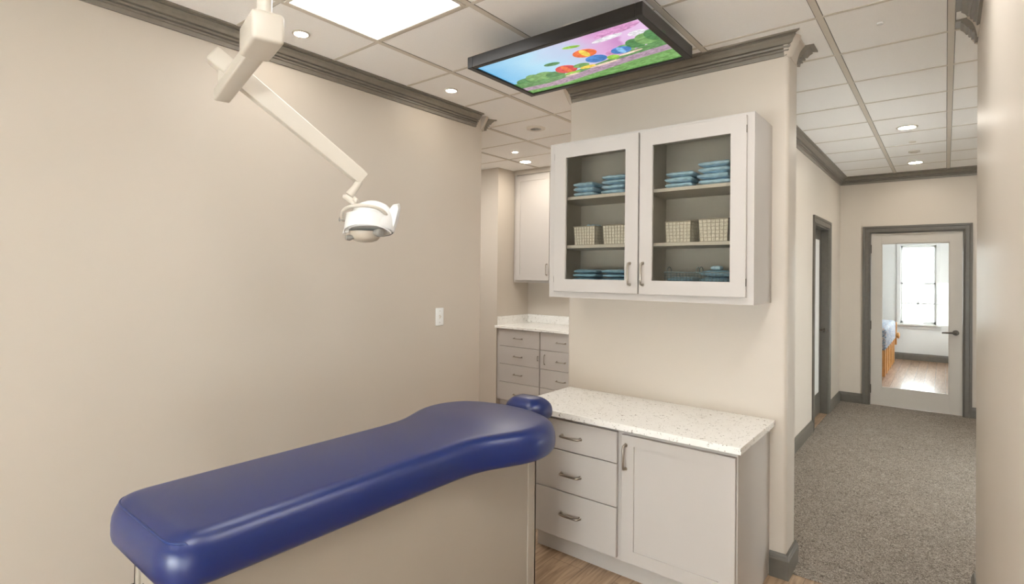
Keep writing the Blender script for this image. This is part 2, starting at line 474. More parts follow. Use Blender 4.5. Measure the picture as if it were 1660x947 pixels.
# corridor
moulding(trim(), CROWN, (XH, PY1), (XH, YE), (1, 0), H, 0, -1)
moulding(trim(), CROWN, (XH, YE), (X1, YE), (0, -1), H, -1, 0)
nb = [0]
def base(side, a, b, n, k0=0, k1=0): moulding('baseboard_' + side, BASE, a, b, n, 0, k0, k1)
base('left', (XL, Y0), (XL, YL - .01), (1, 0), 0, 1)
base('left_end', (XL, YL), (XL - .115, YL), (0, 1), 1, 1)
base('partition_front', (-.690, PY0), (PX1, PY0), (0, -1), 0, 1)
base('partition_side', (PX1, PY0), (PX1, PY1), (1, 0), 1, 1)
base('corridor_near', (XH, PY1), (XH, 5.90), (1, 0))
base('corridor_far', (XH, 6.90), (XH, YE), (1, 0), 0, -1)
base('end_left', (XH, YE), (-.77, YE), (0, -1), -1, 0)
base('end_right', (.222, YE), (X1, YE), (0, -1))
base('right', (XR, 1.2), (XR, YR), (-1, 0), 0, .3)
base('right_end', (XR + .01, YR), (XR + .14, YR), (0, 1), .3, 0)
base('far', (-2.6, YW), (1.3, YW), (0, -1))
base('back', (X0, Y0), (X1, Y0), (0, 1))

# door casings: stepped profile swept round the opening (structure)
CAS = [(0, 0), (.004, .012), (.012, .014), (.016, .009), (.05, .010), (.054, .016), (.068, .018), (.076, .018), (.076, 0)]
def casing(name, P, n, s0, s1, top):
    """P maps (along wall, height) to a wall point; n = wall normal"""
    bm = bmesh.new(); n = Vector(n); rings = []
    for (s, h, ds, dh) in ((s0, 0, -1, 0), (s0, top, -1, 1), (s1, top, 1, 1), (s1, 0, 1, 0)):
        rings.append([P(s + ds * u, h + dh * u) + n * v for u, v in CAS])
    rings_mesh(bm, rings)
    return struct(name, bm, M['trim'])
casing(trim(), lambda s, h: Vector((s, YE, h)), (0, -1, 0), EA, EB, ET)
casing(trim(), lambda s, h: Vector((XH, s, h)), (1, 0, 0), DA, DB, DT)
# jamb linings
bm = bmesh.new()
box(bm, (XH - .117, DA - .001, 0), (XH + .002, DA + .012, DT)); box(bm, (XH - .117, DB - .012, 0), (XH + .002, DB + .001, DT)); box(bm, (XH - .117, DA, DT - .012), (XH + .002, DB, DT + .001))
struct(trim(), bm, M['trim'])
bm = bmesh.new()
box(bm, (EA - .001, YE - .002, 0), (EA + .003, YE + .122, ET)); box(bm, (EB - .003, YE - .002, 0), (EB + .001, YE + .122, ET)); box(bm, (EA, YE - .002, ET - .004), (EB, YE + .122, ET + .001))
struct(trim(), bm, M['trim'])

# glazed end door (door_1)
D0, D1 = -.690, .142
bm = bmesh.new()
yd0, yd1 = YE + .022, YE + .064
gx0, gx1, gz0, gz1 = -.587, .031, .218, 1.893
box(bm, (D0, yd0, .012), (gx0, yd1, 2.013), .002); box(bm, (gx1, yd0, .012), (D1, yd1, 2.013), .002)
box(bm, (gx0, yd0, .012), (gx1, yd1, gz0), .001); box(bm, (gx0, yd0, gz1), (gx1, yd1, 2.013), .001)
door1 = struct('door_1', bm, M['door'])
bm = bmesh.new(); box(bm, (gx0 - .004, yd0 + .018, gz0 - .004), (gx1 + .004, yd0 + .024, gz1 + .004)); obj('glass_pane', bm, M['glass'], door1)
bm = bmesh.new()
for a, b in (((gx0, gz0), (gx0 + .008, gz1)), ((gx1 - .008, gz0), (gx1, gz1)), ((gx0, gz0), (gx1, gz0 + .008)), ((gx0, gz1 - .008), (gx1, gz1))):
    box(bm, (a[0], yd0 + .004, a[1]), (b[0], yd0 + .018, b[1]), .002, 1)
obj('glazing_bead', bm, M['door'], door1)
hx, hz = .085, .902
bm = bmesh.new()
tube(bm, [(hx, yd0, hz), (hx, yd0 - .012, hz)], [.030, .027], 24)
tube(bm, [(hx, yd0 - .008, hz), (hx, yd0 - .045, hz)], .010, 12)
tube(bm, [(hx + .008, yd0 - .048, hz), (hx - .03, yd0 - .050, hz + .001), (hx - .08, yd0 - .050, hz), (hx - .118, yd0 - .046, hz - .003)], [.011, .010, .009, .007], 12)
hd = obj('lever_handle', bm, M['bronze'], door1, smooth=True, angle=40)
for z in (1.83, .938, .194):
    bm = bmesh.new(); tube(bm, [(D0 - .001, yd0 - .004, z - .05), (D0 - .001, yd0 - .004, z + .05)], .007, 10); obj('hinge', bm, M['bronze'], door1)
bm = bmesh.new(); box(bm, (-.55, yd1, 1.95), (-.12, yd1 + .05, 2.0), .006); obj('closer', bm, M['steel'], door1)
bm = bmesh.new(); box(bm, (D0 + .05, yd0 - .014, 1.992), (-.12, yd0 - .002, 2.006), .003); obj('closer_arm', bm, M['steel'], door1)

# corridor side door (door_2): grey frame with frosted light
bm = bmesh.new()
xd0, xd1 = XH - .112, XH - .075
box(bm, (xd0, DA + .014, .008), (xd1, DA + .11, DT - .014)); box(bm, (xd0, DB - .075, .008), (xd1, DB - .014, DT - .014))
box(bm, (xd0, DA + .11, .008), (xd1, DB - .075, .24)); box(bm, (xd0, DA + .11, 1.90), (xd1, DB - .075, DT - .014))
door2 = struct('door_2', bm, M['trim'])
bm = bmesh.new(); box(bm, (xd0 + .01, DA + .108, .238), (xd1 - .003, DB - .073, 1.902)); obj('frosted_pane', bm, M['frost'], door2)
bm = bmesh.new()
tube(bm, [(xd1, DB - .045, .915), (xd1 + .035, DB - .045, .915)], .009, 12)
tube(bm, [(xd1 + .030, DB - .045, .915), (xd1 + .036, DB - .045, .915), (xd1 + .05, DB - .045, .915), (xd1 + .058, DB - .045, .915)], [.012, .024, .024, .012], 16)
obj('door_knob', bm, M['bronze'], door2, smooth=True, angle=40)

# far window (window_1): double hung, with casing and sill
bm = bmesh.new()
c = .055
for a, b in (((WX0 - c, WZ0 - c), (WX0, WZ1 + c)), ((WX1, WZ0 - c), (WX1 + c, WZ1 + c)), ((WX0, WZ1), (WX1, WZ1 + c))):
    box(bm, (a[0], YW - .02, a[1]), (b[0], YW, b[1]), .003)
win = struct('window_1', bm, M['wall_white'])
bm = bmesh.new()
yf = YW + .03
for x in (WX0, WX1 - .03): box(bm, (x, yf, WZ0), (x + .03, yf + .04, WZ1))
for z, hgt in ((WZ0, .045), (1.375, .035), (WZ1 - .04, .04)): box(bm, (WX0, yf, z), (WX1, yf + .04, z + hgt))
xm = (WX0 + WX1) / 2
box(bm, (xm - .015, yf + .005, WZ0), (xm + .015, yf + .035, 1.375)); box(bm, (WX0, yf + .005, 1.015), (WX1, yf + .035, 1.045))
obj('window_sash', bm, M['wall_white'], win)
bm = bmesh.new(); box(bm, (WX0, yf + .018, WZ0), (WX1, yf + .022, WZ1)); obj('window_pane', bm, M['glass'], win)
bm = bmesh.new(); box(bm, (WX0 - .09, YW - .06, WZ0 - .03), (WX1 + .09, YW + .02, WZ0), .004); box(bm, (WX0 - .07, YW - .016, WZ0 - .09), (WX1 + .07, YW, WZ0 - .03), .003)
obj('window_sill', bm, M['wall_white'], win)

# ------------------------------------------------------------------ ceiling fittings
def downlight(x, y, r, label, m='lens_spot', group='recessed ceiling downlights'):
    t = thing('recessed_downlight', label, 'ceiling light', (x, y, H - .006), group)
    bm = bmesh.new(); disc(bm, (x, y), r * .78, r, H - .007, H, 36); obj('trim_ring', bm, M['plastic'], t, smooth=True, angle=40)
    bm = bmesh.new(); disc(bm, (x, y), 0, r * .78, H - .0045, H - .001, 36); obj('lens', bm, M[m], t)
downlight(-2.535, 1.458, .043, 'round recessed downlight beside the dental lamp post, left of the bright ceiling panel', 'lens_spot_near')
downlight(-2.533, 2.516, .042, 'round recessed downlight near the far end of the left crown moulding', 'lens_spot_near')
downlight(-3.309, 4.174, .034, 'smallest round downlight, over the alcove passage', 'lens_spot_small')
downlight(-3.507, 4.606, .072, 'oval-looking recessed downlight closest to the alcove wall cabinet')
downlight(-.245, 5.310, .072, 'nearer recessed downlight of the two over the carpeted corridor')
downlight(-.251, 6.981, .072, 'farther recessed downlight of the two over the corridor, closest to the glazed door')

def troffer(x0, x1, y0, y1, label, m='lens_panel'):
    t = thing('ceiling_light_panel', label, 'ceiling light', ((x0 + x1) / 2, (y0 + y1) / 2, H - .01))
    bm = bmesh.new(); w = .018
    for a, b in (((x0, y0), (x0 + w, y1)), ((x1 - w, y0), (x1, y1)), ((x0 + w, y0), (x1 - w, y0 + w)), ((x0 + w, y1 - w), (x1 - w, y1))):
        box(bm, (a[0], a[1], H - .010), (b[0], b[1], H - .001), .002, 1)
    obj('panel_frame', bm, M['plastic'], t)
    bm = bmesh.new(); box(bm, (x0 + w, y0 + w, H - .007), (x1 - w, y1 - w, H - .001)); obj('diffuser', bm, M[m], t)
troffer(-2.292, -1.670, 1.232, 1.744, 'bright white square light panel set in the ceiling tiles above the blue bench', 'lens_panel_near')
troffer(-.446, .003, 1.24, 2.27, 'light panel in the ceiling before the corridor mouth', 'lens_panel_front')  # added out of frame to light cabinet side and right wall
troffer(-2.292, -1.670, -2.51, -1.45, 'second light panel in the ceiling, nearer the back of the room', 'lens_panel_dim')  # added behind the camera as room fill
troffer(-.995, -.472, -.38, .66, 'light panel in the ceiling on the right side of the room')  # added behind the camera to brighten right wall and cabinets
troffer(-1.645, -1.13, 3.61, 4.14, 'light panel in the ceiling of the alcove, behind the partition', 'lens_panel_bright')  # added out of sight to brighten the alcove
troffer(-4.235, -3.615, 3.37, 3.88, 'light panel in the ceiling of the passage behind the long cream wall', 'lens_panel_bright')  # added out of sight to brighten passage and pillar
troffer(.57, 1.09, 4.44, 5.48, 'light panel in the ceiling of the corridor side bay')  # unseen panel added as corridor fill

# round ceiling vent, sprinkler cap, detectors
t = thing('ceiling_vent', 'round white vent with a grey centre in the ceiling beyond the left wall', 'vent', (-2.635, 3.597, H - .012))
bm = bmesh.new(); disc(bm, (-2.635, 3.597), .046, .078, H - .010, H, 36); obj('vent_ring', bm, M['plastic'], t, smooth=True, angle=40)
bm = bmesh.new()
for r0, r1 in ((.0, .012), (.018, .024), (.030, .036), (.041, .047)): disc(bm, (-2.635, 3.597), r0, r1, H - .008 + r0 * .06, H, 32)
obj('vent_grille', bm, M['plastic_grey'], t, smooth=True, angle=40)
bm = bmesh.new(); disc(bm, (-.245, 3.056), 0, .014, H - .008, H, 24)
tag(obj('ceiling_sprinkler', bm, M['plastic_white'], loc=(-.245, 3.056, H - .008)), 'tiny white sprinkler cap in the ceiling at the corridor mouth', 'sprinkler')
bm = bmesh.new(); disc(bm, (-.238, 6.36), .0, .045, H - .012, H, 28); disc(bm, (-.238, 6.36), .0, .028, H - .018, H - .010, 28)
tag(obj('smoke_detector', bm, M['plastic'], loc=(-.238, 6.36, H - .018), smooth=True, angle=40), 'shallow cream disc detector between the two corridor downlights', 'smoke detector')
bm = bmesh.new(); disc(bm, (-.235, 5.917), 0, .026, H - .006, H, 24)
tag(obj('ceiling_sprinkler', bm, M['plastic'], loc=(-.235, 5.917, H - .006)), 'small flat cover plate just beyond the nearer corridor downlight', 'sprinkler')

# ------------------------------------------------------------------ light switch
t = thing('light_switch', 'white toggle light switch on the long cream wall', 'light switch', (XL, 2.675, 1.19))
bm = bmesh.new(); box(bm, (XL, 2.675 - .038, 1.19 - .062), (XL + .006, 2.675 + .038, 1.19 + .062), .003, 2); obj('cover_plate', bm, M['plastic_white'], t, smooth=True, angle=40)
bm = bmesh.new(); box(bm, (XL + .005, 2.675 - .005, 1.19 - .012), (XL + .008, 2.675 + .005, 1.19 + .012)); box(bm, (XL + .006, 2.675 - .0035, 1.19 - .004), (XL + .018, 2.675 + .0035, 1.19 + .006), .001)
obj('toggle', bm, M['plastic'], t)
for z in (-.04, .04):
    bm = bmesh.new(); tube(bm, [(XL + .005, 2.675, 1.19 + z), (XL + .0072, 2.675, 1.19 + z)], .003, 10); obj('screw', bm, M['nickel'], t)

# ------------------------------------------------------------------ handles
def pull(bm, c, half, along, out, r=.0052, stand=.026):
    c = Vector(c); a = Vector(along); o = Vector(out)
    pts = []
    for s, q in ((-1, 0), (-1, .62), (-.96, .86), (-.84, .98), (-.5, 1.06), (0, 1.1), (.5, 1.06), (.84, .98), (.96, .86), (1, .62), (1, 0)):
        pts.append(c + a * (half * s) + o * (stand * q))
    tube(bm, pts, r, 10)
    for s in (-1, 1):
        tube(bm, [c + a * (half * s), c + a * (half * s) + o * .004], [r * 1.7, r * 1.3], 12)

def handle(parent, c, half, along, out=(0, -1, 0), **k):
    bm = bmesh.new(); pull(bm, c, half, along, out, **k)
    return obj('handle', bm, M['nickel'], parent, smooth=True, angle=50)

def frame_ring(bm, xa, xb, za, zb, pa, pb, qa, qb, y0, y1, bev=.002):
    """door frame (outer xa..xb, za..zb; opening pa..pb, qa..qb) as one mitred ring"""
    b2 = bmesh.new(); V = {}
    for nm, (l, r, d, u) in (('o', (xa, xb, za, zb)), ('i', (pa, pb, qa, qb))):
        for y in (0, 1):
            for k, (x, z) in enumerate(((l, d), (r, d), (r, u), (l, u))): V[nm, y, k] = b2.verts.new((x, (y0, y1)[y], z))
    for k in range(4):
        j = (k + 1) % 4
        b2.faces.new((V['o', 0, k], V['o', 0, j], V['i', 0, j], V['i', 0, k])); b2.faces.new((V['o', 1, j], V['o', 1, k], V['i', 1, k], V['i', 1, j]))
        b2.faces.new((V['o', 0, j], V['o', 0, k], V['o', 1, k], V['o', 1, j])); b2.faces.new((V['i', 0, k], V['i', 0, j], V['i', 1, j], V['i', 1, k]))
    es = [e for e in b2.edges if any((v.co.y == y0) for v in e.verts) and all(abs(v.co.y - y0) < 1e-9 for v in e.verts) and (abs(e.verts[0].co.x - e.verts[1].co.x) < 1e-9 or abs(e.verts[0].co.z - e.verts[1].co.z) < 1e-9)]
    inner = [e for e in es if all(min(abs(v.co.x - pa), abs(v.co.x - pb)) < 1e-6 and min(abs(v.co.z - qa), abs(v.co.z - qb)) < 1e-6 for v in e.verts)]
    bmesh.ops.bevel(b2, geom=inner, offset=.006, segments=1, affect='EDGES', profile=.5)
    outer = [e for e in b2.edges if all(abs(v.co.y - y0) < 1e-6 for v in e.verts) and all(min(abs(v.co.x - xa), abs(v.co.x - xb)) < 1e-6 or min(abs(v.co.z - za), abs(v.co.z - zb)) < 1e-6 for v in e.verts) and (abs(e.verts[0].co.x - e.verts[1].co.x) < 1e-6 or abs(e.verts[0].co.z - e.verts[1].co.z) < 1e-6)]
    bmesh.ops.bevel(b2, geom=outer, offset=bev, segments=2, affect='EDGES', profile=.5)
    bmesh.ops.recalc_face_normals(b2, faces=b2.faces)
    merge(bm, b2)
def shaker(bm, xa, xb, za, zb, pa, pb, qa, qb, y0, y1, rec=.009):
    frame_ring(bm, xa, xb, za, zb, pa, pb, qa, qb, y0, y1)
    box(bm, (pa - .004, y0 + rec, qa - .004), (pb + .004, y1 - .001, qb + .004))

# ------------------------------------------------------------------ glass-fronted wall cabinet
CX0, CX1, CY0, CY1, CZ0, CZ1 = -1.829, -.690, 2.647, PY0 - .001, 1.365, 2.260
wc = thing('glass_front_cabinet', 'white wall cabinet with two glass doors above the speckled worktop', 'cabinet', ((CX0 + CX1) / 2, CY1, CZ0))
bm = bmesh.new(); w = .018
box(bm, (CX0, CY0 + .0205, CZ0), (CX0 + w, CY1, CZ1)); box(bm, (CX1 - w, CY0 + .0205, CZ0), (CX1, CY1, CZ1))
box(bm, (CX0 + w, CY0 + .0205, CZ1 - w), (CX1 - w, CY1, CZ1 - .0005)); box(bm, (CX0 + w, CY0 + .0205, CZ0 + .0005), (CX1 - w, CY1, CZ0 + w))
for a, b in (((CX0, CZ0), (CX0 + .036, CZ1)), ((CX1 - .036, CZ0), (CX1, CZ1)), ((CX0 + .036, CZ0), (CX1 - .036, CZ0 + .036)), ((CX0 + .036, CZ1 - .036), (CX1 - .036, CZ1)), ((-1.278, CZ0 + .036), (-1.232, CZ1 - .036))):
    box(bm, (a[0], CY0, a[1]), (b[0], CY0 + .02, b[1]))
obj('cabinet_body', bm, M['white'], wc)
bm = bmesh.new()
box(bm, (CX0 + w, CY1 - .008, CZ0 + w), (CX1 - w, CY1 - .002, CZ1 - w)); box(bm, (CX0 + w, CY0 + .022, CZ0 + w), (CX0 + w + .003, CY1 - .008, CZ1 - w))
box(bm, (CX1 - w - .003, CY0 + .022, CZ0 + w), (CX1 - w, CY1 - .008, CZ1 - w)); box(bm, (-1.262, CY0 + .022, CZ0 + w), (-1.246, CY1 - .008, CZ1 - w))
box(bm, (CX0 + w, CY0 + .022, CZ1 - w - .003), (CX1 - w, CY1 - .008, CZ1 - w)); box(bm, (CX0 + w, CY0 + .022, CZ0 + w), (CX1 - w, CY1 - .008, CZ0 + w + .003))
obj('cabinet_lining', bm, M['inside'], wc)
SH1, SH2, SFL = 1.946, 1.666, CZ0 + w + .003
for z in (SH1, SH2):
    for xa, xb in ((CX0 + w + .004, -1.263), (-1.245, CX1 - w - .004)):
        pbox('shelf', (xa, CY0 + .022, z - .018), (xb, CY1 - .009, z), M['inside'], wc, .001, 1)
for (xa, xb, ga, gb, hxx, hs) in ((-1.786, -1.259, -1.709, -1.333, -1.303, -1), (-1.251, -.721, -1.181, -.792, -1.229, 1)):
    za, zb, g0, g1 = 1.399, 2.244, 1.470, 2.168
    yd = CY0 - .021
    bm = bmesh.new()
    frame_ring(bm, xa, xb, za, zb, ga, gb, g0, g1, yd, CY0 - .001)
    d = obj('door', bm, M['white'], wc, smooth=True, angle=30)
    bm = bmesh.new(); box(bm, (ga - .003, yd + .010, g0 - .003), (gb + .003, yd + .014, g1 + .003)); obj('glass_pane', bm, M['glass_tint'], d)
    handle(d, (hxx, yd, 1.5035), .056, (0, 0, 1))
    xh = xa + .001 if hs < 0 else xb - .001
    for z in (1.469, 2.18):
        bm = bmesh.new(); tube(bm, [(xh, yd + .004, z - .018), (xh, yd + .004, z + .018)], .0035, 8); obj('hinge', bm, M['bronze'], d)

# ------------------------------------------------------------------ wrapped packs, baskets
def pack_mesh(w, d, h, seed):
    bm = bmesh.new()
    bmesh.ops.create_cube(bm, size=2)
    bmesh.ops.subdivide_edges(bm, edges=bm.edges, cuts=9, use_grid_fill=True)
    for v in bm.verts:
        x, y, z = v.co
        # pillow: rounded sides, thick middle
        e = 1 - .10 * abs(z) ** 2.4
        px, py = x * e, y * e
        rr = max(abs(x), abs(y))
        th = 1 - .42 * rr ** 5
        nz = noise.noise(Vector((x * 2.2 + seed, y * 2.6, z * 1.5))) * .24
        nx = noise.noise(Vector((x * 3, y * 3 + seed * 2, z * 4))) * .05
        v.co = Vector((px * w / 2 * (1 + nx), py * d / 2 * (1 + nx), (z * (th + nz * .8) + 1) * h / 2))
    return bm
pack_proto = {}
def pack(x0, x1, y0, depth, z, h, label, group, seed, m='pack', name='wrapped_pack'):
    w = x1 - x0
    key = seed % 4
    loc = ((x0 + x1) / 2, y0 + depth / 2, z)
    if (key, m) not in pack_proto:
        bm = pack_mesh(.135, .15, .030, key * 3.7)
        o = obj(name, bm, M[m], loc=None, smooth=True)
        pack_proto[(key, m)] = o
        o.location = loc
    else:
        o = pack_proto[(key, m)].copy(); COL.objects.link(o); o.location = loc
    o.scale = (w / .135, depth / .15, h / .030)
    o.rotation_euler = (0, 0, random.uniform(-.04, .04))
    return tag(o, label, 'supply pack', group)

# upper shelf: four stacks
stacks = [(-1.689, -1.560, 3, 'leftmost top-shelf stack, behind the left glass door'), (-1.509, -1.370, 4, 'taller top-shelf stack behind the left glass door'),
          (-1.135, -.995, 3, 'shorter top-shelf stack behind the right glass door'), (-.966, -.815, 4, 'rightmost and tallest top-shelf stack')]
lev = {6: ['bottom', 'second from bottom', 'third from bottom', 'third from top', 'second from top', 'top'], 3: ['bottom', 'middle', 'top'], 4: ['bottom', 'second from bottom', 'third from bottom', 'top']}
for si, (xa, xb, n, where) in enumerate(stacks):
    h = .0288 if n == 3 else (.0272 if si == 1 else .0305)
    for k in range(n):
        dx = random.uniform(-.004, .004)
        pack(xa + dx, xb + dx, 2.684 + random.uniform(0, .006), .155, SH1 + k * h * .985 + .0004, h, 'light blue pack, %s of the %s' % (lev[n][k], where), 'blue packs on the top shelf', si * 3 + k)

def wire_basket(x0, x1, y0, depth, z, h, name, label, group, lining, wires, lip=.010, loops=False, nv=9, nh=5):
    t = thing(name, label, 'basket', ((x0 + x1) / 2, y0 + depth / 2, z), group)
    cx, cy = (x0 + x1) / 2, y0 + depth / 2; hw, hd = (x1 - x0) / 2, depth / 2
    def ring(k, s=1.0):
        f = 1 - .07 * (1 - k)
        return [(cx + sx * hw * f * s, cy + sy * hd * f * s, z + .002 + (h - .002) * k) for sx, sy in ((-1, -1), (1, -1), (1, 1), (-1, 1))]
    if lining:
        bm = bmesh.new()
        rings_mesh(bm, [ring(0, .97), ring(1, .97), ring(1, .90), [(p[0], p[1], z + .006) for p in ring(0, .90)]], True, True)
        obj('liner', bm, lining, t)
    bm = bmesh.new()
    r0, r1 = ring(0), ring(1)
    for i in range(4):
        a0, b0, a1, b1 = Vector(r0[i]), Vector(r0[(i + 1) % 4]), Vector(r1[i]), Vector(r1[(i + 1) % 4])
        cnt = nv if i % 2 == 0 else nv
        for k in range(cnt + 1):
            tube(bm, [a0.lerp(b0, k / cnt), a1.lerp(b1, k / cnt)], .0013, 5, False)
        for k in range(nh):
            f = k / nh
            tube(bm, [a0.lerp(a1, f), b0.lerp(b1, f)], .0011, 5, False)
    obj('wire_mesh', bm, wires, t)
    bm = bmesh.new()
    pts = [Vector(p) for p in r1]
    for i in range(4): tube(bm, [pts[i], pts[(i + 1) % 4]], .0030, 8)
    obj('rim', bm, wires, t, smooth=True, angle=50)
    if loops:
        for sx in (-1, 1):
            bm = bmesh.new()
            p = [(cx + sx * hw * 1.0, cy - hd * .35 * math.cos(a) - hd * .2, z + h + .028 * math.sin(a)) for a in [PI * k / 8 for k in range(9)]]
            tube(bm, p, .0022, 7); obj('loop_handle', bm, wires, t, smooth=True, angle=50)
    return t
gb = 'white wire baskets on the middle shelf'
bt = [(-1.689, -1.548, 'leftmost on the middle shelf, blue wrap showing at its top'), (-1.500, -1.352, 'second from left on the middle shelf'),
      (-1.134, -1.000, 'third from left on the middle shelf'), (-.962, -.818, 'rightmost on the middle shelf, taller than the others')]
for i, (xa, xb, where) in enumerate(bt):
    wire_basket(xa, xb, 2.684, .160, SH2 + .0003, .106 + (.004 if i == 3 else 0), 'wire_basket', 'white wire basket, ' + where, gb, M['lining'], M['wire'], nv=8 if i < 2 else 7, nh=6)
pack(-1.645, -1.565, 2.72, .10, SH2 + .0085, .112, 'folded blue wrap sticking up out of the leftmost middle-shelf basket', 'blue packs in baskets', 2)

# bottom shelf
for si, (xa, xb, where) in enumerate(((-1.690, -1.545, 'leftmost pile on the bottom shelf'), (-1.505, -1.362, 'bottom-shelf pile beside the left glass door handle'))):
    for k in range(6):
        dx = random.uniform(-.005, .005)
        pack(xa + dx, xb + dx, 2.684 + random.uniform(0, .01), .15, SFL + .0005 + k * .0236, .0236, 'teal pack, %s of the %s' % (lev[6][k], where), 'teal packs on the bottom shelf', si * 5 + k, 'pack2')
for si, (xa, xb, where) in enumerate(((-1.136, -.985, 'left of the pair'), (-.968, -.800, 'right of the pair, heaped higher'))):
    wire_basket(xa, xb, 2.684, .16, SFL + .0004, .128, 'handled_basket', 'blue-grey loop-handled wire basket on the bottom shelf, ' + where, 'loop-handled baskets on the bottom shelf', None, M['darkwire'], loops=True, nv=9, nh=8)
    for k in range(4 if si else 3):
        f = .012
        pack(xa + f, xb - f, 2.696, .136, SFL + .004 + k * .034, .034, 'teal wrapped pack inside the %s handled basket, %s layer' % (('left', 'right')[si], lev[3 if not si else 4][k]), 'teal packs in the handled baskets', si * 7 + k + 1, 'pack2')
pack(-.905, -.860, 2.70, .05, SFL + .1402, .022, 'small rolled blue pack perched on top of the right handled basket', 'teal packs in the handled baskets', 3)

# ------------------------------------------------------------------ base cabinet with worktop
bc = thing('base_cabinet', 'white base cabinet with three drawers and one panelled door behind the blue bench', 'cabinet', (-1.246, 2.70, 0))
bm = bmesh.new(); box(bm, (-1.80, 2.432, .1), (-.692, PY0 - .001, .746), .001, 1); obj('cabinet_body', bm, M['white'], bc)
bm = bmesh.new(); box(bm, (-1.772, 2.478, 0), (-.694, PY0 - .018, .1)); obj('toe_kick', bm, M['white'], bc)
yF = 2.410
for (za, zb, hz) in ((.5755, .729, .651), (.3605, .5715, .454), (.114, .3565, .246)):
    bm = bmesh.new(); box(bm, (-1.795, yF, za), (-1.2565, 2.431, zb), .0025, 2); d = obj('drawer', bm, M['white'], bc, smooth=True, angle=30)
    handle(d, (-1.519, yF, hz), .056, (1, 0, 0), r=.0058)
bm = bmesh.new(); shaker(bm, -1.230, -.697, .112, .722, -1.166, -.764, .172, .674, yF, 2.431)
d = obj('door', bm, M['white'], bc, smooth=True, angle=30)
handle(d, (-1.209, yF, .618), .057, (0, 0, 1), r=.0058)
bm = bmesh.new(); box(bm, (-1.885, 2.384, .7475), (-.668, PY0 - .001, .778), .002, 2)
tag(obj('worktop', bm, M['quartz'], loc=(-1.27, 2.68, .7475), smooth=True, angle=30), 'white speckled quartz worktop lying on the base cabinet under the glass cabinet', 'worktop')

# ------------------------------------------------------------------ alcove cabinets
ac = thing('wall_cabinet', 'plain white wall cabinet hanging in the alcove, half hidden by the glass cabinet', 'cabinet', (-3.3, 5.269, 1.395))
bm = bmesh.new(); box(bm, (-3.95, 4.995, 1.395), (-2.95, 5.269, 2.642), .001, 1); box(bm, (-3.95, 4.985, 1.395), (-3.915, 4.995, 2.642)); box(bm, (-3.915, 4.985, 1.395), (-2.95, 4.995, 1.418)); obj('cabinet_body', bm, M['white'], ac)
for xa, xb, hx_ in ((-3.912, -3.440, -3.466), (-3.434, -2.955, -3.408)):
    bm = bmesh.new(); shaker(bm, xa, xb, 1.422, 2.622, xa + .062, xb - .062, 1.484, 2.560, 4.962, 4.984, .007); d = obj('door', bm, M['white'], ac, smooth=True, angle=30)
    handle(d, (hx_, 4.962, 1.545), .06, (0, 0, 1))
for i, (xa, xb, lab) in enumerate(((-3.950, -3.349, 'white four-drawer base unit in the alcove corner, left of the pair'), (-3.346, -2.745, 'white four-drawer base unit in the alcove, right of the pair'))):
    u = thing('drawer_unit', lab, 'cabinet', ((xa + xb) / 2, 4.98, 0), 'alcove drawer units')
    bm = bmesh.new(); box(bm, (xa, 4.70, .09), (xb, 5.268, .888), .001, 1); obj('cabinet_body', bm, M['white'], u)
    bm = bmesh.new(); box(bm, (xa, 4.75, 0), (xb, 5.26, .09)); obj('toe_kick', bm, M['white'], u)
    xl = xa + (.045 if i == 0 else .003)
    for k, (za, zb, hz) in enumerate(((.697, .880, .788), (.499, .693, .591), (.301, .495, .393), (.1, .297, .176))):
        bm = bmesh.new(); box(bm, (xl, 4.678, za), (xb - .003, 4.699, zb), .002, 2); d = obj('drawer', bm, M['white'], u, smooth=True, angle=30)
        handle(d, ((-3.637 if i == 0 else -3.078), 4.678, hz), .052, (1, 0, 0), r=.0055)
        if k == 1:
            if i == 0: handle(d, (-3.372, 4.678, .600), .022, (0, 0, 1), r=.004, stand=.012)
            else: handle(d, (-3.284, 4.678, .598), .048, (0, 0, 1), r=.004, stand=.014)
bm = bmesh.new()
box(bm, (-3.954, 4.652, .8885), (-2.70, 5.269, .915), .002, 2)
box(bm, (-3.954, 5.250, .9145), (-2.70, 5.269, 1.012), .001, 1); box(bm, (-3.954, 4.70, .9145), (-3.936, 5.251, 1.012), .001, 1)
tag(obj('alcove_worktop', bm, M['quartz'], loc=(-3.33, 4.95, .8885), smooth=True, angle=30), 'speckled worktop with upstand on the alcove drawer units', 'worktop')

# ------------------------------------------------------------------ ceiling television
TX0, TX1, TY0, TY1, TZ0, TZ1 = -1.893, -.944, 1.993, 2.538, 2.530, 2.588
tv = thing('ceiling_television', 'black framed screen hung flat under the ceiling, showing a bright cartoon meadow', 'television', ((TX0 + TX1) / 2, (TY0 + TY1) / 2, TZ0))
sx0, sx1, sy0, sy1 = -1.860, -.977, 2.020, 2.506
bm = bmesh.new()
box(bm, (TX0, TY0, TZ0), (sx0, TY1, TZ1), .003, 2); box(bm, (sx1, TY0, TZ0), (TX1, TY1, TZ1), .003, 2)
box(bm, (sx0, TY0, TZ0), (sx1, sy0, TZ1), .003, 2); box(bm, (sx0, sy1, TZ0), (sx1, TY1, TZ1), .003, 2)
box(bm, (sx0 - .002, sy0 - .002, TZ0 + .012), (sx1 + .002, sy1 + .002, TZ1 - .002))
obj('frame', bm, M['tv'], tv, smooth=True, angle=30)
bm = bmesh.new()
box(bm, (-1.56, 2.13, TZ1), (-1.28, 2.41, TZ1 + .02)); tube(bm, [(-1.42, 2.27, TZ1 + .02), (-1.42, 2.27, H - .01)], .025, 16); disc(bm, (-1.42, 2.27), 0, .09, H - .012, H)
obj('ceiling_mount', bm, M['steel'], tv, smooth=True, angle=40)

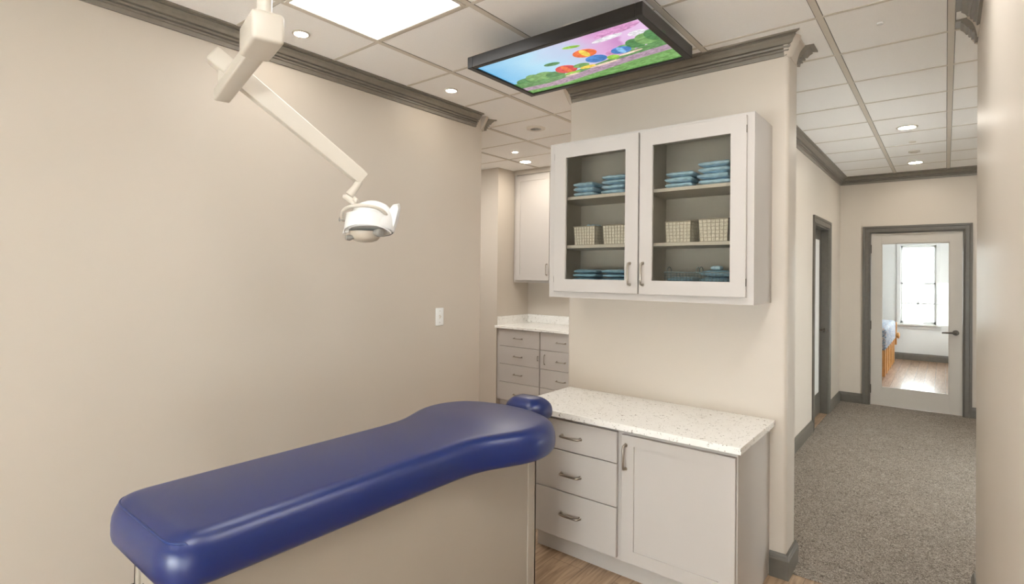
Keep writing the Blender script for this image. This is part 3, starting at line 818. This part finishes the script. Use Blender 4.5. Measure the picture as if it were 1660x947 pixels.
def screen_mat():
    m, nt, p = newmat('screen_sky')
    tc = N(nt, 'ShaderNodeTexCoord'); sp = N(nt, 'ShaderNodeSeparateXYZ')
    nt.links.new(tc.outputs['Generated'], sp.inputs[0])
    no = N(nt, 'ShaderNodeTexNoise', Scale=3.0, Detail=4.0); nt.links.new(tc.outputs['Generated'], no.inputs['Vector'])
    ad = N(nt, 'ShaderNodeMath', operation='MULTIPLY_ADD'); ad.inputs[1].default_value = .35
    nt.links.new(no.outputs['Fac'], ad.inputs[0]); nt.links.new(sp.outputs['X'], ad.inputs[2])
    rp = N(nt, 'ShaderNodeValToRGB'); e = rp.color_ramp.elements
    e[0].position = .1; e[0].color = lin((92, 170, 216)); e[1].position = .48; e[1].color = lin((166, 206, 226))
    for ps, c in ((.68, (182, 190, 216)), (.85, (208, 160, 202)), (.98, (190, 132, 184)), (1.1, (214, 178, 214))):
        k = e.new(min(1, ps)); k.color = lin(c)
    nt.links.new(ad.outputs[0], rp.inputs['Fac'])
    p.inputs['Base Color'].default_value = (.01, .01, .01, 1); p.inputs['Roughness'].default_value = .25
    nt.links.new(rp.outputs['Color'], p.inputs['Emission Color']); p.inputs['Emission Strength'].default_value = .72
    return m
def semit(name, rgb):
    m = emit('screen_' + name, rgb, .66); nt = m.node_tree; p = nt.nodes['Principled BSDF']
    p.inputs['Base Color'].default_value = (.01, .01, .01, 1); p.inputs['Roughness'].default_value = .25
    c = lin(rgb); v = coords(nt, (1, 1.8, 1)); no = N(nt, 'ShaderNodeTexNoise', Scale=34.0, Detail=3.0, Distortion=1.0); nt.links.new(v, no.inputs['Vector'])
    rp = N(nt, 'ShaderNodeValToRGB'); e = rp.color_ramp.elements; e[0].position = .36; e[1].position = .66
    e[0].color = tuple(x * .72 for x in c[:3]) + (1,); e[1].color = tuple(min(1, x * 1.2 + .05) for x in c[:3]) + (1,)
    nt.links.new(no.outputs['Fac'], rp.inputs['Fac']); nt.links.new(rp.outputs['Color'], p.inputs['Emission Color'])
    return m
pal = dict(hill=(86, 140, 76), hill2=(112, 160, 88), bush=(66, 128, 66), path=(168, 140, 160), grass=(104, 158, 78), red=(206, 44, 50), orange=(232, 104, 40), blue=(58, 124, 196),
           lblue=(120, 176, 220), yellow=(240, 200, 70), black=(36, 34, 36), skin=(236, 206, 184), pink=(206, 140, 190), white=(228, 224, 232), lime=(150, 200, 70))
smats = [screen_mat()]; sidx = {}
for k, v in pal.items(): sidx[k] = len(smats); smats.append(semit(k, v))
bm = bmesh.new()
lay = [0]
def S(s, t): return (sx0 + (sx1 - sx0) * s, sy1 + (sy0 - sy1) * t)
def poly(pts, mi):
    lay[0] += 1
    f = bm.faces.new([bm.verts.new((*S(s, t), TZ0 + .0095 - lay[0] * .00012)) for s, t in pts]); f.material_index = mi
def ell(s, t, a, b, key, rot=0, n=26, u0=0, u1=2 * PI):
    poly([(s + a * math.cos(u) * math.cos(rot) - b * math.sin(u) * math.sin(rot), t + (a * math.cos(u) * math.sin(rot) + b * math.sin(u) * math.cos(rot)) * 1.8) for u in [u0 + (u1 - u0) * k / n for k in range(n)]], sidx[key])
poly([(0, 0), (1, 0), (1, 1), (0, 1)], 0)
def band(top, key):
    poly([(0, 0), (1, 0)] + [(s, v) for s, v in reversed(top)], sidx[key])
# drifting pink clouds, bushes, hills, path and lawn
ell(.86, .90, .13, .035, 'pink', .12); ell(.78, .80, .09, .022, 'white', .1); ell(.93, .74, .05, .03, 'white')
for s, t, a, b, k in ((.10, .33, .08, .06, 'bush'), (.17, .36, .06, .07, 'hill2'), (.245, .37, .07, .06, 'hill2'), (.30, .33, .06, .05, 'bush'), (.80, .50, .05, .05, 'hill2'), (.87, .55, .05, .06, 'bush'), (.94, .58, .06, .07, 'hill2'), (.99, .62, .05, .07, 'bush'), (.72, .47, .04, .04, 'pink')): ell(s, t, a, b, k)
band([(0, .36), (.1, .33), (.25, .28), (.4, .30), (.55, .33), (.7, .38), (.85, .44), (1, .50)], 'hill')
band([(0, .20), (.2, .17), (.4, .22), (.6, .30), (.8, .33), (1, .36)], 'path')
band([(0, .10), (.25, .06), (.5, .13), (.75, .20), (1, .24)], 'grass')
# plain toys: a red ball with dark cap, an orange and blue balloon, a blue ball, small blocks
ell(.40, .40, .066, .058, 'red'); ell(.40, .40, .020, .056, 'orange'); ell(.375, .60, .05, .022, 'bush', -.1); ell(.40, .28, .055, .015, 'lime'); ell(.385, .235, .05, .011, 'skin')
ell(.60, .64, .068, .052, 'orange'); ell(.60, .64, .022, .050, 'yellow'); ell(.585, .84, .05, .016, 'lime', -.2); ell(.615, .46, .062, .05, 'blue'); ell(.50, .40, .05, .03, 'hill2'); ell(.52, .33, .05, .02, 'yellow'); ell(.62, .30, .10, .012, 'skin', .08)
ell(.775, .50, .055, .045, 'blue'); ell(.775, .50, .018, .043, 'lblue'); ell(.80, .40, .075, .011, 'skin', .1); ell(.70, .40, .035, .03, 'lime')
obj('screen', bm, smats, tv)

# ------------------------------------------------------------------ blue treatment bench
bn = thing('treatment_bench', 'long blue vinyl treatment bench with beige boxed base and shaped head end', 'treatment bench', (-1.66, 1.3, 0))
def smooth_closed(pts, n):
    """closed Catmull-Rom through pts"""
    out = []; m = len(pts)
    for i in range(m):
        p0, p1, p2, p3 = [Vector(pts[(i + k) % m]) for k in (-1, 0, 1, 2)]
        for k in range(n):
            t = k / n
            out.append(.5 * ((2 * p1) + (-p0 + p2) * t + (2 * p0 - 5 * p1 + 4 * p2 - p3) * t * t + (-p0 + 3 * p1 - 3 * p2 + p3) * t ** 3))
    return out
cxm = -1.660
half = [(0.0, .497), (.10, .497), (.175, .500), (.225, .525), (.247, .575), (.250, .66), (.250, .85), (.248, 1.1), (.247, 1.35), (.250, 1.50), (.268, 1.60), (.305, 1.69), (.338, 1.77), (.352, 1.86), (.338, 1.95), (.290, 2.04), (.205, 2.10), (.10, 2.132)]
outline = [(cxm + x, y, 0) for x, y in half] + [(cxm, 2.140, 0)] + [(cxm - x, y, 0) for x, y in reversed(half[1:])]
plan = smooth_closed(outline, 4)
def inset(P, d):
    out = []; n = len(P)
    for i in range(n):
        t = (P[(i + 1) % n] - P[i - 1]).normalized()
        nn = Vector((-t.y, t.x, 0))          # counter-clockwise outline: left normal points inward
        out.append(P[i] + nn * d)
    return out
def zoff(P, z): return [(p.x, p.y, z) for p in P]
bm = bmesh.new()
zb, zt = .722, .852
rl = [(.030, zb), (.012, zb + .004), (.003, zb + .014), (0, zb + .03), (0, zb + .055), (.002, zb + .075), (.008, zb + .092), (.016, zb + .107), (.029, zb + .119), (.045, zb + .1265), (.062, zt)]
rings_mesh(bm, [zoff(inset(plan, d), z) for d, z in rl])
for f in list(bm.faces):
    if len(f.verts) > 4: bmesh.ops.triangulate(bm, faces=[f])
cu = obj('cushion', bm, M['vinyl'], bn, smooth=True)
bm = bmesh.new()      # welt seam round the foot end
pts = []
for x, y, z in ((-.257, .545, .742), (-.256, .535, .775), (-.250, .522, .800), (-.238, .516, .822), (-.215, .512, .838), (-.16, .508, .842), (0, .5075, .843)): pts.append((x, y, z))
full = [(cxm + x, y, z) for x, y, z in pts] + [(cxm - x, y, z) for x, y, z in reversed(pts[:-1])]
# follow the cushion surface: pick the outline points of the foot end and lay the welt on the upper shoulder
foot = [p for p in plan if p.y < .60]
foot.sort(key=lambda p: p.x)
ins = inset(plan, .022)
foot_i = [q for p, q in zip(plan, ins) if p.y < .545]
foot_i.sort(key=lambda p: p.x)
path = [(p.x, p.y - .001, zb + .1115) for p in foot_i]
L0, R0 = foot_i[0], foot_i[-1]
lft = [(L0.x - .012, L0.y + .012, zb + .100), (L0.x - .021, L0.y + .020, zb + .075), (L0.x - .023, L0.y + .024, zb + .045), (L0.x - .020, L0.y + .025, zb + .015)]
rgt = [(2 * cxm - x, y, z) for x, y, z in lft]
tube(bm, list(reversed(lft)) + path + rgt, .0032, 8)
obj('piping', bm, M['piping'], cu, smooth=True)
# head rest cushion at the far end
bm = bmesh.new()
hc = (-1.652, 2.222)
hp = smooth_closed([(hc[0] + x, hc[1] + y, 0) for x, y in ((0, -.105), (.07, -.098), (.112, -.05), (.118, .01), (.095, .065), (0, .088), (-.095, .065), (-.118, .01), (-.112, -.05), (-.07, -.098))], 5)
zh0, zh1 = .772, .880
rings_mesh(bm, [zoff(inset(hp, d), z) for d, z in ((.03, zh0), (.01, zh0 + .006), (.001, zh0 + .022), (0, zh0 + .045), (.003, zh0 + .060), (.010, zh0 + .074), (.022, zh0 + .086), (.036, zh0 + .096), (.050, zh0 + .103), (.062, zh1 - .002))])
for f in list(bm.faces):
    if len(f.verts) > 4: bmesh.ops.triangulate(bm, faces=[f])
obj('headrest', bm, M['vinyl'], bn, smooth=True)
bm = bmesh.new(); box(bm, (hc[0] - .05, 2.0, .735), (hc[0] + .05, hc[1] + .03, .775), .006); obj('headrest_bracket', bm, M['nickel'], bn, smooth=True, angle=40)
# boxed base
bx0, bx1, by0, by1 = -1.845, -1.462, .570, 2.012
bm = bmesh.new(); box(bm, (bx0, by0, .02), (bx1, by1, .7225), .003, 2); obj('base_box', bm, M['base'], bn, smooth=True, angle=30)
for (x, y) in ((bx1, by0), (bx1, by1), (bx0, by0), (bx0, by1)):
    sx = 1 if x == bx1 else -1; sy = 1 if y == by1 else -1
    bm = bmesh.new()
    box(bm, (x - sx * .008, y - sy * .052, .02), (x + sx * .006, y + sy * .006, .720), .0035, 2)
    box(bm, (x - sx * .03, y - sy * .008, .02), (x + sx * .006, y + sy * .006, .720), .0035, 2)
    obj('corner_trim', bm, M['base'], bn, smooth=True, angle=30)
bm = bmesh.new(); box(bm, (bx0 + .02, by0 + .02, 0), (bx1 - .02, by1 - .02, .021)); obj('plinth', bm, M['trim'], bn)
bm = bmesh.new(); tube(bm, [(-1.79, by0, .594), (-1.79, by0 - .010, .594)], [.008, .006], 12)
obj('knob', bm, M['tv'], bn, smooth=True, angle=40)

# ------------------------------------------------------------------ dental light on its ceiling post
PC = Vector((-1.650, .826, 0))
dl = thing('dental_light', 'cream jointed dental lamp hanging from the ceiling on a post above the bench', 'dental lamp', (PC.x, PC.y, H))
u1 = Vector((-.971, .240, 0)).normalized(); u2 = Vector((-u1.y, u1.x, 0)) * -1    # arm direction and its right side
Z = Vector((0, 0, 1))
bm = bmesh.new(); tube(bm, [(PC.x, PC.y, 2.24), (PC.x, PC.y, H)], .0225, 24); obj('post', bm, M['plastic'], dl, smooth=True, angle=40)
bm = bmesh.new(); disc(bm, (PC.x, PC.y), 0, .07, H - .02, H, 32); obj('ceiling_plate', bm, M['plastic'], dl, smooth=True, angle=40)
bm = bmesh.new(); bc_ = PC + u1 * .034; basis_box(bm, Vector((bc_.x, bc_.y, 2.236)), u1, u2, Z, .092, .047, .047, .013, 4)
obj('joint_housing', bm, M['plastic'], dl, smooth=True, angle=35)
A0 = PC + u1 * .08; A1 = PC + u1 * .70; am = (A0 + A1) / 2
bm = bmesh.new(); basis_box(bm, Vector((am.x, am.y, 2.217)), u1, u2, Z, (A1 - A0).length / 2, .030, .026, .007, 3)
obj('fixed_arm', bm, M['plastic'], dl, smooth=True, angle=35)
K = PC + u1 * .665
bm = bmesh.new(); tube(bm, [(K.x, K.y, 2.24), (K.x, K.y, 2.32)], .021, 20); obj('pivot', bm, M['plastic'], dl, smooth=True, angle=40)
P0 = Vector((K.x, K.y, 2.338)); P1 = Vector((-2.066, 1.481, 1.930))
dv = (P1 - P0).normalized(); sv = dv.cross(Z).normalized(); nv = sv.cross(dv).normalized()
bm = bmesh.new()
kc = P0 - dv * .012
basis_box(bm, kc, dv, sv, nv, .042, .036, .034, .010, 3)
obj('knuckle', bm, M['plastic'], dl, smooth=True, angle=35)
bm = bmesh.new()
rr = []
for t, h, w in ((.03, .037, .027), (.06, .040, .029), (.5, .036, .026), (.97, .031, .023), (1.0, .029, .021)):
    c = P0.lerp(P1 + dv * .02, t); b = .0035
    rr.append([c + sv * x + nv * y for x, y in ((-w + b, -h), (w - b, -h), (w, -h + b), (w, h - b), (w - b, h), (-w + b, h), (-w, h - b), (-w, -h + b))])
rings_mesh(bm, rr)
obj('spring_arm', bm, M['plastic'], dl)

# lamp head: right, away, up axes
RX = Vector((.778, .628, .0)).normalized(); AY = Vector((-.628, .778, 0)).normalized()
HC = Vector((-2.035, 1.508, 1.733))
def hp_(a, b, c): return HC + RX * a + AY * b + Z * c
bm = bmesh.new()
tube(bm, [P1 - dv * .005 - nv * .02, hp_(-.037, -.004, .165)], .011, 14)
tube(bm, [hp_(-.040, -.005, .172), hp_(-.058, -.012, .140), hp_(-.082, -.020, .108)], [.017, .017, .019], 18)
obj('neck', bm, M['plastic'], dl, smooth=True, angle=45)
bm = bmesh.new()
tube(bm, [hp_(-.104, -.030, .100), hp_(-.088, -.030, .098), hp_(-.066, -.038, .082), hp_(-.052, -.044, .066), hp_(-.046, -.046, .056)], [.012, .019, .018, .013, .009], 16, flat=.75)
obj('elbow', bm, M['plastic'], dl, smooth=True, angle=60)
bm = bmesh.new()
tube(bm, [hp_(-.054, -.035, .097), hp_(-.046, -.045, .082), hp_(-.040, -.052, .070)], [.005, .013, .005], 14); obj('tilt_knob', bm, M['plastic'], dl, smooth=True)
# bail (yoke)
pts = []
for k in range(25):
    th = PI * (k / 24)
    pts.append(hp_(-.012 - .100 * math.cos(th), -.096 * math.sin(th) ** .8, .002 + .052 * math.sin(th) ** .7 - .004 * math.cos(th)))
bm = bmesh.new(); tube(bm, pts, .0085, 10); obj('bail', bm, M['plastic'], dl, smooth=True)
# head shell (tilted dome)
tilt = Matrix.Rotation(math.radians(-14), 3, 'X')
def hl(a, b, c):
    v = tilt @ Vector((a, b, c)); return hp_(v.x + .012, v.y + .02, v.z)
bm = bmesh.new(); rings = []
for a, b, c in ((.098, .082, -.052), (.104, .088, -.046), (.104, .088, -.01), (.100, .084, .02), (.088, .074, .048), (.068, .058, .070), (.042, .038, .083), (.012, .012, .088)):
    rings.append([hl(a * math.cos(2 * PI * k / 40), b * math.sin(2 * PI * k / 40), c) for k in range(40)])
rings_mesh(bm, rings, False, True)
sh = obj('lamp_shell', bm, M['plastic_white'], dl, smooth=True, angle=60)
# side wings: flared ears
def wing(sgn):
    bm = bmesh.new()
    prof = [(.085, -.055), (.104, -.052), (.118, -.022), (.128, .020), (.136, .060), (.132, .078), (.108, .074), (.092, .050), (.088, .01)]
    if sgn < 0: prof = [(.090, -.055), (.104, -.060), (.112, -.058), (.120, -.066), (.116, -.048), (.104, -.020), (.092, .0)]
    f = [hp_(.004 + sgn * x, .012, c) for x, c in prof]; g = [hp_(.004 + sgn * x * .985, .040, c * .98) for x, c in prof]; e = [hp_(.004 + sgn * x * .97, -.008, c * .92 - .002) for x, c in prof]
    rings_mesh(bm, [e, f, g])
    return obj('side_wing', bm, M['plastic_white'], dl, smooth=True, angle=40)
wing(1); wing(-1)
# front visor: curved sheet with arched lower edge
bm = bmesh.new()
n = 28
def vis(r, k, up):
    th = -1.45 + 2.9 * k / n
    q = abs(th) / 1.45
    c = (.036 - .010 * q) if up else (-.026 - .036 * q ** 1.8)
    rr_ = r * (1.0 if not up else .92)
    return hp_(-.002 + rr_ * 1.10 * math.sin(th), .01 - rr_ * .98 * math.cos(th), c)
rings_mesh(bm, [[vis(.094, k, True) for k in range(n + 1)], [vis(.098, k, True) for k in range(n + 1)], [vis(.098, k, False) for k in range(n + 1)], [vis(.094, k, False) for k in range(n + 1)], [vis(.094, k, True) for k in range(n + 1)]], False, False, False)
obj('visor', bm, M['plastic_white'], dl, smooth=True, angle=50)
# reflector plate and bowl beneath
bm = bmesh.new(); rings = []
for s, c in ((.99, -.040), (.96, -.050), (.80, -.048), (.3, -.046)):
    rings.append([hl(.098 * s * math.cos(2 * PI * k / 36), .084 * s * math.sin(2 * PI * k / 36), c) for k in range(36)])
rings_mesh(bm, rings, False, True)
obj('reflector_plate', bm, M['plastic_light'], dl, smooth=True, angle=50)
bm = bmesh.new(); rings = []
for s, c in ((1, -.050), (.98, -.064), (.90, -.079), (.74, -.090), (.48, -.097), (.15, -.100)):
    rings.append([hp_(-.018 + .070 * s * math.cos(2 * PI * k / 36), .022 + .066 * s * math.sin(2 * PI * k / 36), c) for k in range(36)])
rings_mesh(bm, rings, True, True)
obj('lamp_bowl', bm, M['bowl'], dl, smooth=True, angle=60)
bm = bmesh.new(); tube(bm, [hp_(.030, -.012, -.056), hp_(.052, -.030, -.058), hp_(.066, -.040, -.059), hp_(.070, -.044, -.059)], [.010, .019, .019, .012], 16); obj('grip_knob', bm, M['plastic_grey'], dl, smooth=True, angle=50)
bm = bmesh.new(); tube(bm, [hp_(-.060, -.010, -.078), hp_(-.078, -.022, -.082), hp_(-.090, -.030, -.082)], [.008, .014, .010], 14); obj('grip_knob', bm, M['plastic_grey'], dl, smooth=True, angle=50)
bm = bmesh.new(); tube(bm, [hp_(-.106, -.020, -.002), hp_(-.124, -.012, .0)], .0022, 8); tube(bm, [hp_(-.126, -.012, .010), hp_(-.127, -.012, -.002), hp_(-.124, -.012, -.010)], [.002, .004, .002], 8); obj('switch_lever', bm, M['plastic_grey'], dl)

# ------------------------------------------------------------------ couch in the far room
bd = thing('treatment_couch', 'orange wooden slatted couch with a blue patterned cover, seen through the glazed door', 'couch', (-1.1, 10.9, 0))
fx = -.712
bm = bmesh.new(); box(bm, (-1.5, 9.92, .34), (fx - .012, 11.88, .41), .004); obj('couch_frame', bm, M['oak'], bd)
for k in range(6):
    y = 9.93 + k * (1.93 - .18) / 5
    bm = bmesh.new(); box(bm, (fx - .05, y, .0), (fx, y + .18, .40), .004); obj('leg_board', bm, M['oak'], bd)
for y in (9.94, 11.80):
    bm = bmesh.new(); box(bm, (-1.5, y, 0), (-1.42, y + .08, .34), .004); obj('leg', bm, M['oak'], bd)
bm = bmesh.new(); box(bm, (-1.52, 9.90, .385), (fx + .012, 11.90, .735), .05, 4)
obj('cover', bm, M['cover'], bd, smooth=True, angle=50)
bm = bmesh.new(); tube(bm, [(fx + .01, 11.86, .47), (fx + .06, 11.86, .47), (fx + .075, 11.86, .47)], [.03, .06, .03], 16); obj('knob', bm, M['oak'], bd, smooth=True)
bm = bmesh.new(); box(bm, (fx - .04, 11.86, .30), (fx + .03, 11.92, .70), .006); obj('end_post', bm, M['oak'], bd)

# unseen ceiling panel added to brighten the far room
t = thing('ceiling_light_panel', 'light panel in the ceiling of the room behind the glazed door', 'ceiling light', (.3, 10.2, H - .01))
bm = bmesh.new()
for a, b in (((0, 9.6), (.02, 10.8)), ((.58, 9.6), (.6, 10.8)), ((.02, 9.6), (.58, 9.62)), ((.02, 10.78), (.58, 10.8))): box(bm, (a[0], a[1], H - .01), (b[0], b[1], H))
obj('panel_frame', bm, M['plastic'], t)
bm = bmesh.new(); box(bm, (.02, 9.62, H - .007), (.58, 10.78, H - .001)); obj('diffuser', bm, M['lens_panel'], t)

# ------------------------------------------------------------------ world, camera
w = bpy.data.worlds.new('World'); scene.world = w; w.use_nodes = True
bg = w.node_tree.nodes['Background']; bg.inputs[0].default_value = (.93, .97, 1, 1); bg.inputs[1].default_value = 12.0

F, YAW, PIT, ROL, CX, CY = 881.5674, -.6736, .0082, .0107, 830.0, 436.0
fwd = Vector((math.sin(YAW) * math.cos(PIT), math.cos(YAW) * math.cos(PIT), math.sin(PIT)))
rt = Vector((math.cos(YAW), -math.sin(YAW), 0)); up = rt.cross(fwd)
r2 = rt * math.cos(ROL) + up * math.sin(ROL); u2_ = -rt * math.sin(ROL) + up * math.cos(ROL)
cam = bpy.data.cameras.new('camera'); co = bpy.data.objects.new('camera', cam); COL.objects.link(co)
mt = Matrix((r2, u2_, -fwd)).transposed().to_4x4(); mt.translation = Vector((0, 0, 1.5)); co.matrix_world = mt
cam.sensor_width = 36; cam.lens = F / 1660 * 36; cam.shift_y = -(473.5 - CY) / 1660
cam.clip_start = .02; cam.clip_end = 60
scene.camera = co
vs = scene.view_settings
vs.view_transform = 'Standard'; vs.look = 'None'; vs.gamma = 1; vs.use_curve_mapping = False; vs.exposure = 0.70
